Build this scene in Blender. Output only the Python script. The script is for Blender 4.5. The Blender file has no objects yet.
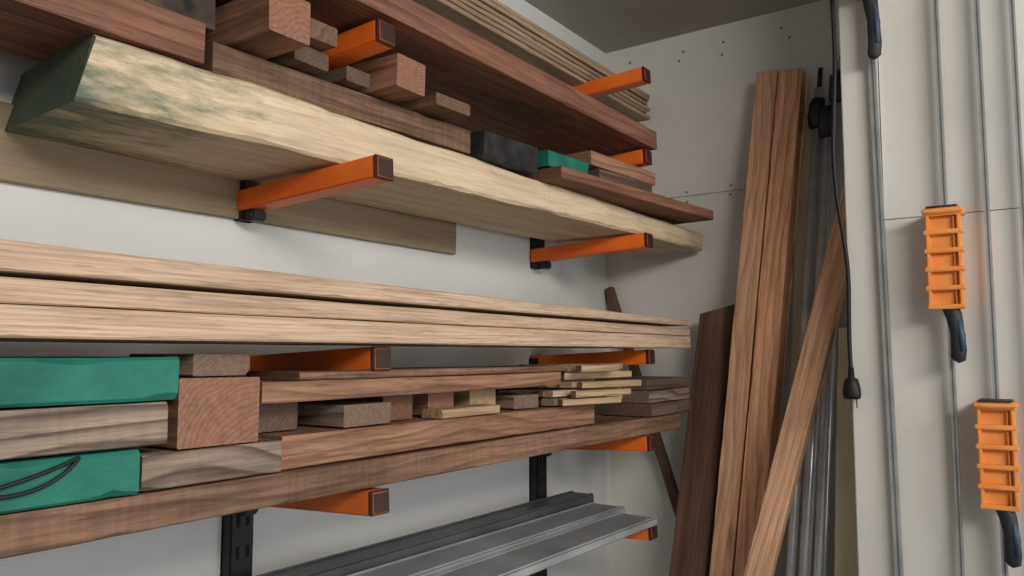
import bpy, bmesh, math, random
from mathutils import Vector, Matrix, noise
random.seed(7)
S=bpy.context.scene
COL=bpy.context.collection

# ------------------------------------------------------------------ materials
def nt(name):
    m=bpy.data.materials.new(name); m.use_nodes=True
    t=m.node_tree; b=t.nodes["Principled BSDF"]
    return m,t,b
def N(t,kind,**kw):
    n=t.nodes.new(kind)
    for k,v in kw.items(): setattr(n,k,v)
    return n
def c4(c): return (c[0],c[1],c[2],1)
def srgb(r,g,b):
    f=lambda v:((v/255+.055)/1.055)**2.4 if v/255>.04045 else v/255/12.92
    return (f(r),f(g),f(b))
def mixc(t,fac,a,b,mode='MIX'):
    m=N(t,'ShaderNodeMix',data_type='RGBA',blend_type=mode)
    for s,v in ((0,fac),(6,a),(7,b)):
        if hasattr(v,'links') or hasattr(v,'is_linked'): t.links.new(v,m.inputs[s])
        elif isinstance(v,(int,float)): m.inputs[s].default_value=v
        else: m.inputs[s].default_value=c4(v)
    return m.outputs[2]
def ramp(t,src,stops):
    r=N(t,'ShaderNodeValToRGB'); e=r.color_ramp.elements
    while len(e)>len(stops): e.remove(e[-1])
    while len(e)<len(stops): e.new(.5)
    for i,(p,c) in enumerate(stops):
        e[i].position=p; e[i].color=c4(c) if not isinstance(c,(int,float)) else (c,c,c,1)
    t.links.new(src,r.inputs[0]); return r.outputs[0]
def wood(name,light,dark,ring=16,end=None,rough=.65,fine=.35,blot=.25,rings_amt=.7,green=0,saw=0,knots=0,warp=.05,xs=.12,fscale=170,streak=None,bump=.5,sap=None):
    m,t,b=nt(name); L=t.links.new
    tc=N(t,'ShaderNodeTexCoord'); oi=N(t,'ShaderNodeObjectInfo')
    mul=N(t,'ShaderNodeVectorMath',operation='SCALE'); mul.inputs[3].default_value=3.7
    cx=N(t,'ShaderNodeCombineXYZ')
    L(oi.outputs['Random'],cx.inputs[0]);L(oi.outputs['Random'],cx.inputs[1])
    L(cx.outputs[0],mul.inputs[0])
    add=N(t,'ShaderNodeVectorMath',operation='ADD'); L(tc.outputs['Object'],add.inputs[0]); L(mul.outputs[0],add.inputs[1])
    mp=N(t,'ShaderNodeMapping'); mp.inputs['Location'].default_value=(0,.045,.06); mp.inputs['Rotation'].default_value=(0,.035,.05)
    mp.inputs['Scale'].default_value=(xs,1,1); L(tc.outputs['Object'],mp.inputs[0])
    wn=N(t,'ShaderNodeTexNoise'); wn.inputs['Scale'].default_value=3.2; wn.inputs['Detail'].default_value=2
    mw=N(t,'ShaderNodeMapping'); mw.inputs['Scale'].default_value=(.6,2.2,2.2); L(add.outputs[0],mw.inputs[0]); L(mw.outputs[0],wn.inputs['Vector'])
    ws=N(t,'ShaderNodeVectorMath',operation='SCALE'); ws.inputs[3].default_value=warp; L(wn.outputs['Color'],ws.inputs[0])
    wa=N(t,'ShaderNodeVectorMath',operation='ADD'); L(mp.outputs[0],wa.inputs[0]); L(ws.outputs[0],wa.inputs[1])
    wv=N(t,'ShaderNodeTexWave',wave_type='RINGS',rings_direction='X',wave_profile='SAW')
    wv.inputs['Scale'].default_value=ring; wv.inputs['Distortion'].default_value=.7; wv.inputs['Detail'].default_value=3; wv.inputs['Detail Scale'].default_value=2
    L(wa.outputs[0],wv.inputs['Vector'])
    rg=ramp(t,wv.outputs['Fac'],[(0,0.0),(.55,.25),(.9,1.0),(1,.3)])
    rs=N(t,'ShaderNodeMath',operation='MULTIPLY'); L(rg,rs.inputs[0]); rs.inputs[1].default_value=rings_amt
    base=mixc(t,rs.outputs[0],light,dark)
    tone=ramp(t,oi.outputs['Random'],[(0,.82),(1,1.10)])
    base=mixc(t,1.0,base,tone,'MULTIPLY')
    mf=N(t,'ShaderNodeMapping'); mf.inputs['Scale'].default_value=(7,fscale,fscale); L(add.outputs[0],mf.inputs[0])
    fn=N(t,'ShaderNodeTexNoise'); fn.inputs['Scale'].default_value=1; fn.inputs['Detail'].default_value=4; L(mf.outputs[0],fn.inputs['Vector'])
    fr=ramp(t,fn.outputs[0],[(.34,1-fine),(.58,1.0)])
    col=mixc(t,1.0,base,fr,'MULTIPLY')
    mq=N(t,'ShaderNodeMapping'); mq.inputs['Scale'].default_value=(28,420,420); L(add.outputs[0],mq.inputs[0])
    qn=N(t,'ShaderNodeTexNoise'); qn.inputs['Scale'].default_value=1; qn.inputs['Detail'].default_value=1; L(mq.outputs[0],qn.inputs['Vector'])
    qr=ramp(t,qn.outputs[0],[(.30,1-fine*.8),(.42,1.0)])
    col=mixc(t,1.0,col,qr,'MULTIPLY')
    mb=N(t,'ShaderNodeMapping'); mb.inputs['Scale'].default_value=(2.6,13,13); L(add.outputs[0],mb.inputs[0])
    bn=N(t,'ShaderNodeTexNoise'); bn.inputs['Scale'].default_value=1; bn.inputs['Detail'].default_value=6; bn.inputs['Roughness'].default_value=.62; L(mb.outputs[0],bn.inputs['Vector'])
    br=ramp(t,bn.outputs[0],[(.32,1-blot),(.62,1.0)])
    col=mixc(t,1.0,col,br,'MULTIPLY')
    if streak:
        mk=N(t,'ShaderNodeMapping'); mk.inputs['Scale'].default_value=(1.8,20,26); L(add.outputs[0],mk.inputs[0])
        sk=N(t,'ShaderNodeTexNoise'); sk.inputs['Scale'].default_value=1; sk.inputs['Detail'].default_value=5; L(mk.outputs[0],sk.inputs['Vector'])
        kr=ramp(t,sk.outputs[0],[(.56,0.0),(.72,.6)])
        col=mixc(t,kr,col,streak)
    if knots:
        mk=N(t,'ShaderNodeMapping'); mk.inputs['Scale'].default_value=(3.6,14,14); L(add.outputs[0],mk.inputs[0])
        vk=N(t,'ShaderNodeTexVoronoi'); vk.inputs['Scale'].default_value=1; L(mk.outputs[0],vk.inputs['Vector'])
        kr=ramp(t,vk.outputs['Distance'],[(.08,.9),(.2,0.0)])
        col=mixc(t,kr,col,tuple(c*.35 for c in dark))
    if saw:
        ms=N(t,'ShaderNodeMapping'); ms.inputs['Rotation'].default_value=(0,.25,.25)
        sw=N(t,'ShaderNodeTexNoise'); sw.inputs['Scale'].default_value=1; sw.inputs['Detail'].default_value=2
        ms.inputs['Scale'].default_value=(130,8,8); L(add.outputs[0],ms.inputs[0]); L(ms.outputs[0],sw.inputs['Vector'])
        sr=ramp(t,sw.outputs[0],[(.3,1-saw),(.6,1.0)])
        col=mixc(t,1.0,col,sr,'MULTIPLY')
    # end grain
    sn=N(t,'ShaderNodeSeparateXYZ'); L(tc.outputs['Normal'],sn.inputs[0])
    ab=N(t,'ShaderNodeMath',operation='ABSOLUTE'); L(sn.outputs[0],ab.inputs[0])
    gt=N(t,'ShaderNodeMath',operation='GREATER_THAN'); gt.inputs[1].default_value=.75; L(ab.outputs[0],gt.inputs[0])
    en=N(t,'ShaderNodeTexNoise'); en.inputs['Scale'].default_value=160; L(tc.outputs['Object'],en.inputs['Vector'])
    er=ramp(t,en.outputs[0],[(.3,.72),(.7,1.0)])
    ec=end if end else tuple(.6*x+.15*y for x,y in zip(light,dark))
    wv2=N(t,'ShaderNodeTexWave',wave_type='RINGS',rings_direction='X',wave_profile='SAW'); wv2.inputs['Scale'].default_value=55; wv2.inputs['Distortion'].default_value=1.2
    L(wa.outputs[0],wv2.inputs['Vector'])
    er2=ramp(t,wv2.outputs['Fac'],[(0,1.0),(.7,.9),(1,.62)])
    ecol=mixc(t,1.0,ec,er,'MULTIPLY'); ecol=mixc(t,1.0,ecol,er2,'MULTIPLY')
    col=mixc(t,gt.outputs[0],col,ecol)
    if green:
        sx=N(t,'ShaderNodeSeparateXYZ'); L(tc.outputs['Object'],sx.inputs[0])
        mr=N(t,'ShaderNodeMapRange'); mr.inputs[1].default_value=-.78; mr.inputs[2].default_value=-.44; mr.inputs[3].default_value=1; mr.inputs[4].default_value=0
        L(sx.outputs[0],mr.inputs[0])
        mg=N(t,'ShaderNodeMapping'); mg.inputs['Scale'].default_value=(6,16,26); L(add.outputs[0],mg.inputs[0])
        gn=N(t,'ShaderNodeTexNoise'); gn.inputs['Scale'].default_value=1; gn.inputs['Detail'].default_value=7; gn.inputs['Roughness'].default_value=.7; L(mg.outputs[0],gn.inputs['Vector'])
        ad=N(t,'ShaderNodeMath',operation='MULTIPLY_ADD'); L(mr.outputs[0],ad.inputs[0]); ad.inputs[1].default_value=.36; L(gn.outputs[0],ad.inputs[2])
        gr=ramp(t,ad.outputs[0],[(.66,0.0),(.86,1.0)])
        gm2=N(t,'ShaderNodeMath',operation='MULTIPLY'); L(gr,gm2.inputs[0]); gm2.inputs[1].default_value=green
        col=mixc(t,gm2.outputs[0],col,srgb(72,92,78))
    L(col,b.inputs['Base Color']); b.inputs['Roughness'].default_value=rough
    b.inputs['Specular IOR Level'].default_value=.25
    hm=N(t,'ShaderNodeMath',operation='ADD'); L(fn.outputs[0],hm.inputs[0]); L(bn.outputs[0],hm.inputs[1])
    bp=N(t,'ShaderNodeBump'); bp.inputs['Strength'].default_value=bump; bp.inputs['Distance'].default_value=.003
    L(hm.outputs[0],bp.inputs['Height']); L(bp.outputs[0],b.inputs['Normal'])
    return m
def paint(name,c,c2=None,scale=6,rough=.6,bump=.15,metal=0,bscale=120,lo=.35,hi=.7,spec=.4):
    m,t,b=nt(name); L=t.links.new
    tc=N(t,'ShaderNodeTexCoord')
    n=N(t,'ShaderNodeTexNoise'); n.inputs['Scale'].default_value=scale; n.inputs['Detail'].default_value=5; L(tc.outputs['Object'],n.inputs['Vector'])
    r=ramp(t,n.outputs[0],[(lo,c2 if c2 else tuple(x*.88 for x in c)),(hi,c)])
    L(r,b.inputs['Base Color']); b.inputs['Roughness'].default_value=rough; b.inputs['Metallic'].default_value=metal
    b.inputs['Specular IOR Level'].default_value=spec
    n2=N(t,'ShaderNodeTexNoise'); n2.inputs['Scale'].default_value=bscale; L(tc.outputs['Object'],n2.inputs['Vector'])
    bp=N(t,'ShaderNodeBump'); bp.inputs['Strength'].default_value=bump; bp.inputs['Distance'].default_value=.002
    L(n2.outputs[0],bp.inputs['Height']); L(bp.outputs[0],b.inputs['Normal'])
    return m
M={}
M['poplar']=wood('poplar',srgb(220,200,168),srgb(198,172,136),ring=9,green=.9,end=srgb(104,108,92),fine=.18,blot=.20,rings_amt=.45,streak=srgb(172,138,100))
M['oak']=wood('white_oak',srgb(212,184,156),srgb(180,146,120),ring=70,fine=.30,blot=.10,rings_amt=.55,end=srgb(170,140,110),warp=.02,xs=.05,fscale=230,bump=.3)
M['ply']=wood('plywood',srgb(152,135,110),srgb(136,117,92),ring=6,fine=.12,blot=.15,rings_amt=.4)
M['mahog']=wood('mahogany',srgb(168,126,102),srgb(116,80,62),ring=14,fine=.40,blot=.4,end=srgb(150,108,88),warp=.1)
M['red']=wood('padauk',srgb(146,102,82),srgb(106,70,56),ring=12,fine=.34,blot=.35,end=srgb(118,84,68),warp=.1)
M['sapele']=wood('rough_sapele',srgb(148,114,92),srgb(102,76,60),ring=14,fine=.38,blot=.45,saw=.2,end=srgb(118,90,74),warp=.1)
M['walnut']=wood('walnut',srgb(168,148,132),srgb(86,70,62),ring=11,fine=.32,blot=.45,end=srgb(126,104,90),saw=.10,warp=.22,xs=.3,rings_amt=.85)
M['dwalnut']=wood('dark_walnut',srgb(114,94,82),srgb(74,58,50),ring=12,fine=.35,blot=.35,end=srgb(104,84,72))
M['fir']=wood('douglas_fir',srgb(246,188,150),srgb(196,136,102),ring=30,fine=.28,blot=.28,knots=1,end=srgb(150,112,86),warp=.05,xs=.08,rings_amt=.8)
M['firlight']=wood('fir_stud',srgb(248,198,158),srgb(206,150,114),ring=30,fine=.25,blot=.24,knots=1,end=srgb(160,124,96),warp=.05,xs=.08,rings_amt=.75)
M['pine']=wood('pine',srgb(196,168,132),srgb(158,130,98),ring=20,fine=.2,blot=.25,end=srgb(172,144,110))
M['ash']=wood('thin_ash',srgb(174,150,122),srgb(142,118,94),ring=14,fine=.2,blot=.2,end=srgb(150,126,98))
M['brownboard']=wood('brown_board',srgb(108,80,66),srgb(78,56,47),ring=9,fine=.3,blot=.3,end=srgb(60,42,36))
M['bark']=paint('rough_bark_wood',srgb(100,86,76),srgb(38,32,30),scale=22,rough=.95,bump=1.0,bscale=70)
M['blackwood']=paint('black_sealed_wood',srgb(50,48,47),srgb(20,20,21),scale=30,rough=.8,bump=.9,bscale=80)
M['teal']=paint('teal_end_sealer',srgb(42,122,104),srgb(26,92,80),scale=14,rough=.62,bump=.45,bscale=130,spec=.25)
M['cream']=paint('cream_board',srgb(200,188,162),srgb(176,164,140),scale=4,rough=.7)
M['wall']=paint('painted_wall',srgb(205,205,202),srgb(192,193,191),scale=1.6,rough=.75,bump=.12,bscale=45)
M['panel']=paint('painted_plywood_wall',srgb(219,216,210),srgb(205,202,196),scale=2.5,rough=.7,bump=.25,bscale=35)
M['ceil']=paint('ceiling_paint',srgb(174,169,160),srgb(162,157,148),scale=2,rough=.85)
M['floor']=paint('concrete_floor',srgb(110,106,100),srgb(84,82,78),scale=5,rough=.8,bump=.3)
M['orange']=paint('orange_powder_coat',srgb(242,118,38),srgb(220,100,30),scale=14,rough=.42,bump=.1)
M['cap']=paint('arm_end_shaded_plastic',srgb(58,32,26),srgb(44,26,22),scale=40,rough=.5)  # dark plastic cap frame; its colour also holds the shade on arm tips
M['capin']=paint('arm_end_shaded_face',srgb(182,94,58),srgb(158,78,48),scale=40,rough=.55)  # arm orange dulled to brown, shade of the tip face painted in
M['black']=paint('black_steel',srgb(34,35,38),srgb(22,23,25),scale=20,rough=.45,bump=.1)
M['slot']=paint('slot_dark',srgb(8,8,9),srgb(5,5,5),scale=20,rough=.9)
M['alu']=paint('aluminium',srgb(172,174,173),srgb(148,150,150),scale=18,rough=.4,metal=.45,bump=.05)
M['zinc']=paint('galvanised_steel',srgb(166,169,169),srgb(138,142,144),scale=9,rough=.45,metal=.25,bump=.08)
M['darkzinc']=paint('dark_steel',srgb(98,102,104),srgb(76,80,83),scale=9,rough=.4,metal=.3)
M['groove']=paint('rail_groove',srgb(134,136,137),srgb(112,114,116),scale=9,rough=.5,metal=.3)
M['chrome']=paint('pipe_steel',srgb(212,215,218),srgb(180,184,188),scale=14,rough=.25,metal=.4,bump=.03)
M['jaw']=paint('orange_plastic',srgb(236,156,80),srgb(222,138,62),scale=25,rough=.5,bump=.08)
M['handle']=paint('handle_rubber',srgb(46,48,52),srgb(34,36,40),scale=30,rough=.6)
M['blue']=paint('handle_blue',srgb(62,80,100),srgb(50,66,86),scale=30,rough=.5)
M['cord']=paint('cord_rubber',srgb(18,18,20),srgb(12,12,13),scale=30,rough=.55)
M['brass']=paint('plug_blade',srgb(150,146,138),srgb(120,116,108),scale=30,rough=.35,metal=.9)
M['joint']=paint('wall_joint_gap',srgb(165,164,160),srgb(138,137,134),scale=20,rough=.9)

# ------------------------------------------------------------------ mesh helpers
def obj(name,bm,mat,parent=None,smooth=False,mw=None):
    me=bpy.data.meshes.new(name); bmesh.ops.recalc_face_normals(bm,faces=bm.faces); bm.to_mesh(me); bm.free()
    for m in (mat if isinstance(mat,list) else [mat]): me.materials.append(m)
    if smooth:
        for p in me.polygons: p.use_smooth=True
    o=bpy.data.objects.new(name,me); COL.objects.link(o)
    if parent: o.parent=parent
    if mw is not None:
        if parent: o.matrix_local=mw
        else: o.matrix_world=mw
    return o
def empty(name,loc=(0,0,0)):
    e=bpy.data.objects.new(name,None); e.empty_display_size=.05; e.location=loc; COL.objects.link(e); return e
def board_bm(L,W,T,Tr=None,seg=None,ch=.0015,rough=.0007,live=0,endskew=0,seed=0,undercut=0,chip=.0012):
    bm=bmesh.new(); seg=seg or max(3,int(L/.02)); Tr=T if Tr is None else Tr
    sec=[]; ch=min(ch,T*.2,W*.2)
    for i in range(seg+1):
        f=i/seg; x=-L/2+L*f; th=T+(Tr-T)*f
        zb=-T/2; zt=zb+th
        def cc(s):
            v=noise.noise(Vector((x*26+s*7.7,seed*2.3,s)))
            return min(ch+max(0,v-.15)*chip*4,min(th,W)*.3)
        c1,c2,c3,c4_=cc(1),cc(2),cc(3),cc(4)
        pts=[(-W/2+c1,zb),(W/2-c2,zb),(W/2,zb+c2),(W/2,zt-c3),(W/2-c3,zt),(-W/2+c4_,zt),(-W/2,zt-c4_),(-W/2,zb+c1)]
        vs=[]
        for k,(y,z) in enumerate(pts):
            nz=noise.noise(Vector((x*7+seed*3.1,y*9+k*.2,z*30+seed)))
            ny=noise.noise(Vector((x*9+seed*5.3,z*20,seed+4)))
            yy=y+ny*rough*1.5; zz=z+nz*rough
            if live and y<0:
                yy+=live*noise.noise(Vector((x*3.5,z*14,seed+9)))+live*.35*noise.noise(Vector((x*14,z*30,seed+2)))
            xx=x+(endskew*(y/W) if i in(0,seg) else 0)
            if i in (0,seg): xx+=noise.noise(Vector((y*40,z*60,seed+i)))*rough*1.5
            if undercut and i==0 and k in (0,1,2,7): xx-=undercut
            vs.append(bm.verts.new((xx,yy,zz)))
        sec.append(vs)
    for a,b in zip(sec,sec[1:]):
        for k in range(8): bm.faces.new((a[k],a[(k+1)%8],b[(k+1)%8],b[k]))
    bm.faces.new(sec[0]); bm.faces.new(sec[-1][::-1])
    return bm
cnt=[0]
def board(name,x0,x1,yf,yb,z0,z1,mat,rz=0,Tr=None,ry=0,parent=None,po=None,**kw):
    cnt[0]+=1
    bm=board_bm(x1-x0,yb-yf,z1-z0,Tr=Tr,seed=cnt[0],**kw)
    mw=Matrix.Translation(((x0+x1)/2,(yf+yb)/2,(z0+z1)/2))@Matrix.Rotation(rz,4,'Z')@Matrix.Rotation(ry,4,'Y')
    if parent: mw=Matrix.Translation(-Vector(parent.location))@mw
    return obj(name,bm,M[mat],parent=parent,mw=mw)
def stick(name,xa,xb,yf,yb,z0,z1,mat,rz=0,**kw):
    cnt[0]+=1
    bm=board_bm(yb-yf,xb-xa,z1-z0,seed=cnt[0],**kw)
    mw=Matrix.Translation(((xa+xb)/2,(yf+yb)/2,(z0+z1)/2))@Matrix.Rotation(math.pi/2+rz,4,'Z')
    return obj(name,bm,M[mat],mw=mw)
def lean(name,top,bot,w,t,mat,face=(-1,0,0),twist=0,**kw):
    cnt[0]+=1
    top=Vector(top);bot=Vector(bot); ax=(top-bot); L=ax.length; ax.normalize()
    n=Vector(face); n=(n-ax*n.dot(ax)).normalized(); s=n.cross(ax).normalized()
    bm=board_bm(L,w,t,seed=cnt[0],**kw)
    R=Matrix((ax,s,n)).transposed().to_4x4()
    mw=Matrix.Translation((top+bot)/2)@R@Matrix.Rotation(twist,4,'X')
    return obj(name,bm,M[mat],mw=mw)
def box(bm,x0,x1,y0,y1,z0,z1,bev=0,mi=0):
    r=bmesh.ops.create_cube(bm,size=1); vs=r['verts']
    for v in vs: v.co=Vector((x0+(v.co.x+.5)*(x1-x0),y0+(v.co.y+.5)*(y1-y0),z0+(v.co.z+.5)*(z1-z0)))
    fs=set(f for v in vs for f in v.link_faces)
    if bev:
        es=set(e for v in vs for e in v.link_edges)
        rr=bmesh.ops.bevel(bm,geom=list(es),offset=bev,segments=2,affect='EDGES'); fs=set(rr['faces'])|{f for f in fs if f.is_valid}
    for f in fs: f.material_index=mi
def sweep(bm,path,radii,sides=14,mi=0,up=Vector((0,1,0))):
    rings=[]
    P=[Vector(p) for p in path]
    for i,p in enumerate(P):
        d=(P[min(i+1,len(P)-1)]-P[max(i-1,0)]).normalized()
        u=(up-d*up.dot(d)).normalized(); v=d.cross(u)
        ra,rb=radii[i] if isinstance(radii[i],tuple) else (radii[i],radii[i])
        rings.append([bm.verts.new(p+u*ra*math.cos(2*math.pi*k/sides)+v*rb*math.sin(2*math.pi*k/sides)) for k in range(sides)])
    for a,b in zip(rings,rings[1:]):
        for k in range(sides):
            f=bm.faces.new((a[k],a[(k+1)%sides],b[(k+1)%sides],b[k])); f.material_index=mi; f.smooth=True
    for r in (rings[0][::-1],rings[-1]):
        f=bm.faces.new(r); f.material_index=mi
def cable(name,pts,r,origin,parent=None):
    cu=bpy.data.curves.new(name,'CURVE'); cu.dimensions='3D'; cu.bevel_depth=r; cu.bevel_resolution=4; cu.use_fill_caps=True
    sp=cu.splines.new('NURBS'); sp.points.add(len(pts)-1)
    for p,c in zip(sp.points,pts): p.co=(c[0]-origin[0],c[1]-origin[1],c[2]-origin[2],1)
    sp.use_endpoint_u=True; sp.order_u=4
    o=bpy.data.objects.new(name,cu); o.data.materials.append(M['cord']); COL.objects.link(o)
    if parent: o.parent=parent
    else: o.location=origin
    return o

# ------------------------------------------------------------------ room
def slab_room(name,x0,x1,y0,y1,z0,z1,mat):
    bm=bmesh.new(); box(bm,x0,x1,y0,y1,z0,z1); return obj(name,bm,M[mat])
XB=1.95; ZC=2.355
slab_room('floor',-2.2,XB+.1,-3.4,.1,-.1,0,'floor')
slab_room('ceiling',-2.2,XB+.1,-3.4,.1,ZC,ZC+.1,'ceil')
slab_room('wall_left',-2.2,XB+.1,0,.1,0,ZC,'wall')
slab_room('wall_back',XB,XB+.1,-3.4,0,0,ZC,'panel')
bm=bmesh.new()
box(bm,1.60,1.64,-2.6,-.770,0,1.7495); box(bm,1.60,1.64,-2.6,-.770,1.7512,ZC)
box(bm,1.604,1.64,-2.6,-.770,1.74,1.76,mi=1)
obj('wall_partition',bm,[M['panel'],M['joint']])
bm=bmesh.new(); box(bm,1.590,1.645,-.768,-.703,0,ZC,bev=.002)
obj('trim_1',bm,M['panel'])
bm=bmesh.new(); box(bm,XB-.0012,XB+.001,-.78,-.001,1.9137,1.9160); obj('trim_2',bm,M['joint'])
bm=bmesh.new()
for y in (-.06,-.22,-.36,-.50):
    for z in (1.90,1.93,2.28,2.31):
        mm=Matrix.Translation((XB-.001,y+random.uniform(-.02,.02),z+random.uniform(-.006,.006)))@Matrix.Rotation(math.pi/2,4,'Y')
        bmesh.ops.create_cone(bm,cap_ends=True,segments=12,radius1=.0028,radius2=.002,depth=.003,matrix=mm)
obj('wall_screws',bm,M['darkzinc'])

# ------------------------------------------------------------------ rack brackets
def bracket(x,ztop,zbot,rows,w):
    e=empty('lumber_rack_bracket',(x,0,0))
    bm=bmesh.new()
    box(bm,-w,w,-.004,0,zbot,ztop); box(bm,-w,-w+.003,-.024,-.001,zbot,ztop); box(bm,w-.003,w,-.024,-.001,zbot,ztop)
    box(bm,-w,w,-.025,-.021,zbot,ztop,bev=.0008)
    z=zbot+.03; k=w/.02
    while z<ztop-.02:
        box(bm,-.012*k,-.006*k,-.0258,-.024,z,z+.018,mi=1); box(bm,.006*k,.012*k,-.0258,-.024,z,z+.018,mi=1)
        z+=.0462
    obj('upright',bm,[M['black'],M['slot']],parent=e)
    for i,zt in enumerate(rows):
        R=Matrix.Translation((0,0,zt-.017))@Matrix.Rotation(-.048,4,'X')
        bm=bmesh.new()
        box(bm,-.0170,.0170,-.299,-.002,-.031,0,bev=.002)
        obj('arm_%d'%(i+1),bm,M['orange'],parent=e,mw=R)
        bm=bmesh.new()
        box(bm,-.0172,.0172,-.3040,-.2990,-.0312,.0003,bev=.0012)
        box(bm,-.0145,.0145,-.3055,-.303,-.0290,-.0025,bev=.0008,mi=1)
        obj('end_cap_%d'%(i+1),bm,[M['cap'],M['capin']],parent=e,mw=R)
        bm=bmesh.new()
        box(bm,-.013,.013,-.045,-.024,-.048,-.030,bev=.003)
        sweep(bm,[(-.015,-.036,-.040),(.015,-.036,-.040)],[.005,.005],sides=10)
        obj('arm_mount_%d'%(i+1),bm,M['black'],parent=e,mw=Matrix.Translation((0,0,zt-.016)))
for x in (.752,1.572):
    bracket(x,2.25,1.703,[2.135,1.950,1.765],.0135)
    bracket(x,1.490,.80,[1.512,1.328,1.143],.019)

# ------------------------------------------------------------------ row B : slab and wood on it
board('plywood_wall_rail',-.6,1.264,-.012,-.0,1.705,1.80,'ply')
board('live_edge_poplar_slab',.422,1.93,-.250,-.030,1.764,1.842,'poplar',rz=-.060,Tr=.042,live=.010,seg=90,rough=.002,endskew=.0,ch=.004,undercut=.018,chip=.002)
board('mahogany_plank',-.2,.538,-.215,-.06,1.843,1.892,'red',rough=.001)
board('rough_sawn_plank',-.2,.56,-.200,-.07,1.895,1.935,'bark',rough=.004,live=.006)
board('mahogany_board',.555,1.035,-.220,-.08,1.836,1.876,'sapele',rz=-.04)
stick('hardwood_offcut',.575,.637,-.285,-.06,1.881,1.935,'mahog')
stick('hardwood_offcut',.645,.705,-.240,-.06,1.879,1.902,'dwalnut',rz=.05)
stick('hardwood_offcut',.650,.705,-.262,-.06,1.905,1.930,'sapele',rz=-.04)
stick('hardwood_offcut',.745,.79,-.235,-.08,1.879,1.900,'dwalnut')
stick('hardwood_offcut',.800,.862,-.275,-.09,1.880,1.928,'mahog',rz=.03)
stick('hardwood_offcut',.90,.98,-.27,-.10,1.879,1.898,'sapele',rz=-.03)
board('black_sealed_offcut',1.045,1.20,-.255,-.13,1.830,1.878,'blackwood',rough=.004,rz=-.05,seg=14,chip=.005)
board('dark_red_board',1.215,1.82,-.330,-.215,1.820,1.842,'red',rz=-.10)
board('teal_sealed_offcut',1.23,1.37,-.265,-.13,1.850,1.882,'teal',rough=.002,rz=-.05)
board('hardwood_block',1.40,1.60,-.29,-.20,1.847,1.876,'dwalnut',rz=-.12)
board('hardwood_block',1.37,1.63,-.285,-.19,1.879,1.908,'mahog',rz=-.08)

# ------------------------------------------------------------------ row A / row 0
board('wide_red_board',-.3,1.60,-.312,-.06,1.953,1.993,'red')
for i in range(6):
    z=2.122+i*.0125
    board('thin_ash_board',-.2,1.90+random.uniform(-.02,.02),-.155+random.uniform(-.004,.004),-.045,z,z+.0095,'ash')

# ------------------------------------------------------------------ row C : oak boards
board('white_oak_board',-.5,1.74,-.325,-.20,1.5135,1.5405,'oak')
board('white_oak_board',-.5,1.745,-.322,-.20,1.5418,1.5660,'oak',Tr=.017)
board('white_oak_board',-.5,1.738,-.326,-.21,1.5675,1.6000,'oak',Tr=.012,ry=.0022)
board('white_oak_board',-.5,1.70,-.19,-.06,1.5135,1.5400,'oak')

# ------------------------------------------------------------------ row D
board('long_sapele_beam',-.5,1.73,-.300,-.20,1.3300,1.3650,'sapele',rough=.001)
board('long_sapele_beam',-.5,1.70,-.19,-.06,1.3300,1.3650,'sapele')
board('teal_sealed_plank',-.3,.425,-.305,-.12,1.3670,1.4090,'teal',rough=.0012,seg=60,ch=.003,chip=.003)
board('walnut_plank',-.3,.455,-.300,-.12,1.4110,1.4525,'walnut',rough=.001)
board('teal_sealed_plank',-.3,.464,-.303,-.12,1.4545,1.4970,'teal',rough=.0012,seg=60,ch=.003,chip=.003)
board('walnut_block',.430,.597,-.300,-.16,1.3675,1.4020,'walnut',chip=.003)
stick('mahogany_block',.468,.566,-.297,-.18,1.4040,1.4750,'mahog',chip=.003)
stick('walnut_offcut',.487,.560,-.285,-.17,1.4765,1.5000,'walnut',rz=.05,chip=.003)
board('sapele_plank',.603,1.34,-.292,-.14,1.3675,1.4055,'mahog')
board('sapele_plank',.570,1.21,-.297,-.15,1.4445,1.4680,'mahog')
board('mahogany_strip',.62,1.23,-.300,-.20,1.4690,1.4790,'sapele')
stick('hardwood_offcut',.60,.66,-.25,-.15,1.4075,1.4430,'dwalnut')
stick('walnut_offcut',.700,.788,-.285,-.15,1.4075,1.4350,'walnut',rz=.04,chip=.003)
stick('hardwood_offcut',.80,.86,-.26,-.15,1.4075,1.4430,'red')
board('pine_offcut',.88,1.02,-.300,-.26,1.4075,1.4200,'pine')
stick('hardwood_offcut',.90,.96,-.255,-.15,1.4075,1.4430,'mahog')
stick('pine_offcut',1.00,1.07,-.255,-.15,1.4075,1.4430,'pine')
stick('walnut_offcut',1.10,1.17,-.275,-.16,1.4075,1.4300,'walnut',rz=-.05)
board('dark_walnut_board',.50,1.47,-.13,-.05,1.3665,1.4700,'dwalnut')
e=empty('bundle_of_pine_strips',(1.3,-.25,1.4075))
k=0
rnd=random.Random(11)
for row in range(5):
    for colm in range(4):
        z=1.4082+row*.0150; yy=-.300+colm*.030
        x1=1.35+rnd.uniform(-.08,.12)+colm*.03
        x0=1.19 if row<2 else 1.245
        k+=1
        board('strip_%d'%k,x0,x1,yy,yy+rnd.uniform(.018,.027),z,z+rnd.uniform(.009,.013),('pine','oak','pine','walnut','ash')[rnd.randrange(5)],rz=rnd.uniform(-.16,.03),ry=rnd.uniform(-.012,.012),parent=e,endskew=rnd.uniform(-.012,.012))
for i,(xa,xb,yy,z,rz) in enumerate(((1.20,1.36,-.328,1.4085,-.22),(1.22,1.40,-.335,1.4225,-.10),(1.26,1.44,-.332,1.4375,-.18),(1.24,1.37,-.330,1.4680,-.06))):
    board('strip_%d'%(21+i),xa,xb,yy,yy+.020,z,z+.0115,'pine',rz=rz,parent=e,endskew=.01)
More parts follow.
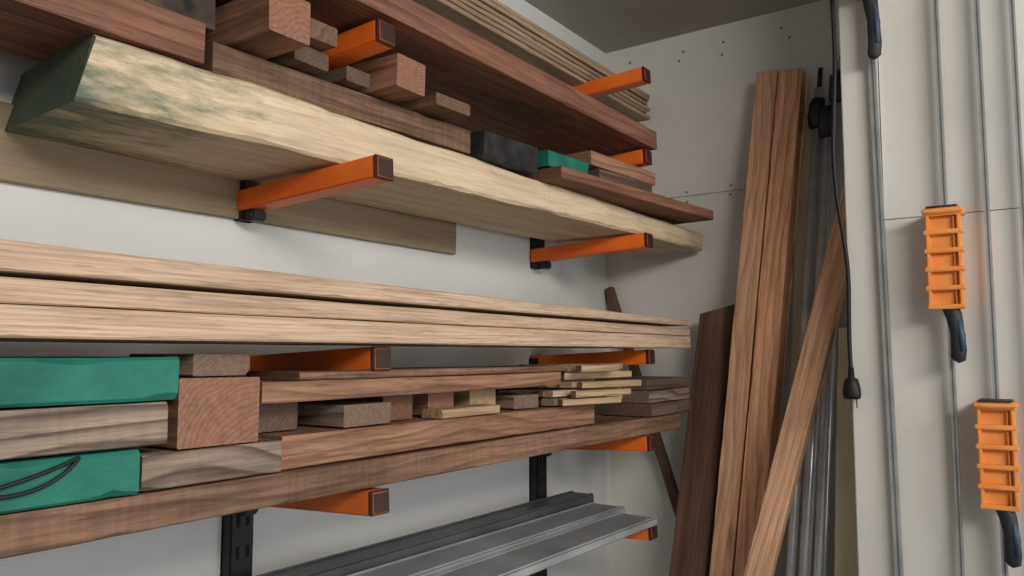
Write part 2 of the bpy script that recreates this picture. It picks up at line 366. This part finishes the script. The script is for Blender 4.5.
for i,(z0,z1,x1,mt) in enumerate(((1.3665,1.394,1.77,'dwalnut'),(1.3955,1.421,1.782,'walnut'),(1.4225,1.446,1.785,'dwalnut'))):
    board('dark_walnut_board',1.56,x1,-.308+.005*i,-.17,z0,z1,mt)
cable('black_cable',[(.10,-.311,1.430),(.22,-.310,1.396),(.30,-.310,1.376),(.345,-.310,1.388),(.362,-.3095,1.403),(.370,-.305,1.4097),(.352,-.3095,1.402),(.30,-.310,1.388),(.20,-.311,1.372),(.10,-.311,1.370)],.0018,(.25,-.31,1.39))

# ------------------------------------------------------------------ row E : steel tracks (shallow, open side down)
def track(name,x0,x1,yc,w,z,h,mat,rz):
    bm=bmesh.new(); t=.0016; L=(x1-x0)/2
    box(bm,-L,L,-w/2,w/2,h-t,h,bev=.0005)
    box(bm,-L,L,-w/2,-w/2+t,0,h); box(bm,-L,L,w/2-t,w/2,0,h)
    box(bm,-L,L,-w/2,-w/2+.008,0,t); box(bm,-L,L,w/2-.008,w/2,0,t)
    box(bm,-L,L,-w/2+.002,-w/2+.006,h,h+.003,bev=.001); box(bm,-L,L,w/2-.006,w/2-.002,h,h+.003,bev=.001)
    return obj(name,bm,M[mat],mw=Matrix.Translation(((x0+x1)/2,yc,z))@Matrix.Rotation(rz,4,'Z'))
track('steel_track',.30,1.56,-.262,.088,1.144,.014,'zinc',-.02)
track('steel_track',.35,1.60,-.170,.082,1.144,.020,'zinc',-.02)
track('steel_track',.30,1.63,-.090,.060,1.144,.034,'darkzinc',-.012)

# ------------------------------------------------------------------ leaning lumber
lean('douglas_fir_beam',(1.905,-.476,2.180),(1.675,-.296,.01),.050,.055,'firlight')
lean('douglas_fir_beam',(1.905,-.532,2.170),(1.675,-.358,.01),.056,.06,'fir')
lean('dark_walnut_plank',(1.875,-.347,1.607),(1.650,-.205,.01),.088,.03,'brownboard',endskew=-.03)
lean('fir_stud',(1.735,-.770,2.10),(1.605,-.225,.02),.050,.036,'firlight')
lean('dark_stick',(1.935,-.012,1.68),(1.84,-.62,.01),.022,.022,'brownboard')
lean('cream_board',(1.935,-.570,2.05),(1.76,-.50,.005),.075,.018,'cream')
lean('cream_board',(1.70,-.72,1.55),(1.665,-.655,.005),.12,.016,'cream')
def pipeclamp(top,bot,r):
    e=empty('pipe_clamp',bot); T=Vector(top);B=Vector(bot); d=(T-B).normalized()
    bm=bmesh.new(); sweep(bm,[Vector((0,0,0)),T-B],[r,r],sides=20); obj('pipe',bm,M['chrome'],parent=e)
    bm=bmesh.new(); p=(T-B)-d*.10
    sweep(bm,[p,p+d*.012,p+d*.06,p+d*.075],[r*1.2,r*1.9,r*1.9,r*1.3],sides=16)
    sweep(bm,[p+d*.035+Vector((0,.02,0)),p+d*.03+Vector((-.01,-.025,0))],[.007,.008],sides=10)
    sweep(bm,[p+d*.10,p+d*.15],[.006,.006],sides=10)
    obj('jaw_head',bm,M['black'],parent=e)
pipeclamp((1.895,-.592,2.12),(1.715,-.455,.01),.011)
pipeclamp((1.875,-.622,2.09),(1.70,-.490,.01),.013)
pipeclamp((1.855,-.652,2.16),(1.685,-.535,.01),.013)

# ------------------------------------------------------------------ bar clamps on partition
def clamp(y,yb,zb,zt,zj,rail=.009,hl=1.0):
    e=empty('bar_clamp',(1.580,y,zj))
    ly=lambda z:(yb-y)*(zt-z)/(zt-zb)
    bm=bmesh.new()
    h=rail/2
    for (a,b,c,d,mi) in ((-h,-h*.3,-.006,.006,0),(h*.3,h,-.006,.006,0),(-h*.5,h*.5,-.0045,.0045,1)):
        r=bmesh.ops.create_cube(bm,size=1)
        for v in r['verts']:
            z=(zt if v.co.z>0 else zb); v.co=Vector((c+(v.co.x+.5)*(d-c), ly(z)+a+(v.co.y+.5)*(b-a), z-zj))
            for f in v.link_faces: f.material_index=mi
    obj('rail',bm,[M['alu'],M['groove']],parent=e)
    y0=ly(zj+.09)
    bm=bmesh.new(); W=.027; Hh=.172
    box(bm,-.036,.008,y0-W*.85,y0+W*.85,.004,Hh-.004,bev=.002)
    box(bm,-.047,-.028,y0-W,y0-W+.006,.0,Hh,bev=.0015); box(bm,-.047,-.028,y0+W-.006,y0+W,.0,Hh,bev=.0015)
    for i in range(6):
        zz=i*(Hh-.010)/5
        box(bm,-.049,-.026,y0-W-(.0035 if i else .001),y0+W+(.0035 if i else .001),zz,zz+.008,bev=.0015)
    box(bm,-.043,-.028,y0-W*.62,y0-W*.54,.004,Hh-.004,bev=.001)
    box(bm,-.056,.010,y0-W-.004,y0+W+.004,Hh-.006,Hh+.003,bev=.002)
    obj('jaw_body',bm,M['jaw'],parent=e)
    bm=bmesh.new()
    box(bm,-.058,.008,y0-W*.9,y0+W*.9,Hh+.003,Hh+.006,bev=.001)
    obj('jaw_pad',bm,M['handle'],parent=e)
    bm=bmesh.new()
    yh=y0-.010
    sweep(bm,[(-.035,yh+.006,.006),(-.036,yh,-.012*hl),(-.036,yh-.004,-.04*hl),(-.034,yh-.005,-.07*hl),(-.034,yh-.003,-.085*hl),(-.034,yh,-.090*hl)],
          [(.013,.012),(.013,.011),(.011,.010),(.012,.010),(.012,.010),(.005,.004)])
    sweep(bm,[(-.0395,yh-.007,-.02*hl),(-.041,yh-.011,-.045*hl),(-.040,yh-.011,-.072*hl)],[(.004,.007),(.006,.008),(.004,.006)],mi=1)
    obj('handle',bm,[M['handle'],M['blue']],parent=e)
    bm=bmesh.new(); yz=ly(zb+.02)
    box(bm,-.045,.012,yz-.02,yz+.02,zb-zj,zb-zj+.03,bev=.003)
    obj('fixed_jaw',bm,M['jaw'],parent=e)
    bm=bmesh.new(); sweep(bm,[(.022,ly(zt-.03)+h+.006,zt-.03-zj),(-.02,ly(zt-.03)+h+.006,zt-.02-zj)],[.004,.004],sides=10)
    obj('hanging_peg',bm,M['darkzinc'],parent=e)
clamp(-.758,-.780,.70,2.352,2.174,rail=.013,hl=1.45)
clamp(-.872,-.872,.70,2.33,1.577)
clamp(-.936,-.936,.70,2.33,1.246)
clamp(-.988,-.988,.70,2.33,.85)

# ------------------------------------------------------------------ power cord
e=empty('power_cord',(1.57,-.70,2.3))
cable('cord',[(1.573,-.690,2.355),(1.573,-.697,2.18),(1.573,-.700,2.05),(1.573,-.686,1.90),(1.573,-.692,1.78),(1.573,-.714,1.65),(1.573,-.704,1.55),(1.573,-.707,1.470)],.0040,(1.57,-.70,2.3),parent=e)
bm=bmesh.new(); px,py,pz=.003,-.007,-.843
sweep(bm,[(px,py,pz+.018),(px,py,pz),(px,py,pz-.004),(px,py,pz-.022),(px,py,pz-.034),(px,py,pz-.04)],[(.005,.005),(.006,.006),(.012,.010),(.016,.012),(.016,.012),(.014,.011)])
box(bm,px-.003,px+.003,py-.009,py-.0070,pz-.056,pz-.038,mi=1); box(bm,px-.003,px+.003,py+.0070,py+.009,pz-.056,pz-.038,mi=1)
obj('plug',bm,[M['cord'],M['brass']],parent=e)

# ------------------------------------------------------------------ lights, world, camera
def area(name,loc,target,size,sy,power,col):
    l=bpy.data.lights.new(name,'AREA'); l.shape='RECTANGLE'; l.size=size; l.size_y=sy; l.energy=power; l.color=col
    o=bpy.data.objects.new(name,l); COL.objects.link(o); o.location=loc
    o.rotation_euler=(Vector(target)-Vector(loc)).to_track_quat('-Z','Y').to_euler(); return o
area('ceiling_light',(.1,-2.1,2.30),(1.1,-.4,1.2),1.3,.5,49,(1,.96,.91))
area('window_light',(1.0,-3.1,1.5),(1.0,0,1.5),1.6,1.4,28,(.98,.985,.99))
w=bpy.data.worlds.new('world'); S.world=w; w.use_nodes=True
bg=w.node_tree.nodes['Background']; bg.inputs[0].default_value=(.85,.88,.90,1); bg.inputs[1].default_value=.40
S.view_settings.view_transform='Standard'
cam=bpy.data.cameras.new('camera'); cam.sensor_width=36; cam.lens=36*790/1024; cam.clip_start=.01
co=bpy.data.objects.new('camera',cam); COL.objects.link(co); S.camera=co
co.location=(0,-1.035,1.5)
th=math.atan(66/790); a=math.radians(34.9)
d=Vector((math.cos(th)*math.cos(a),math.cos(th)*math.sin(a),math.sin(th)))
co.rotation_euler=d.to_track_quat('-Z','Y').to_euler()
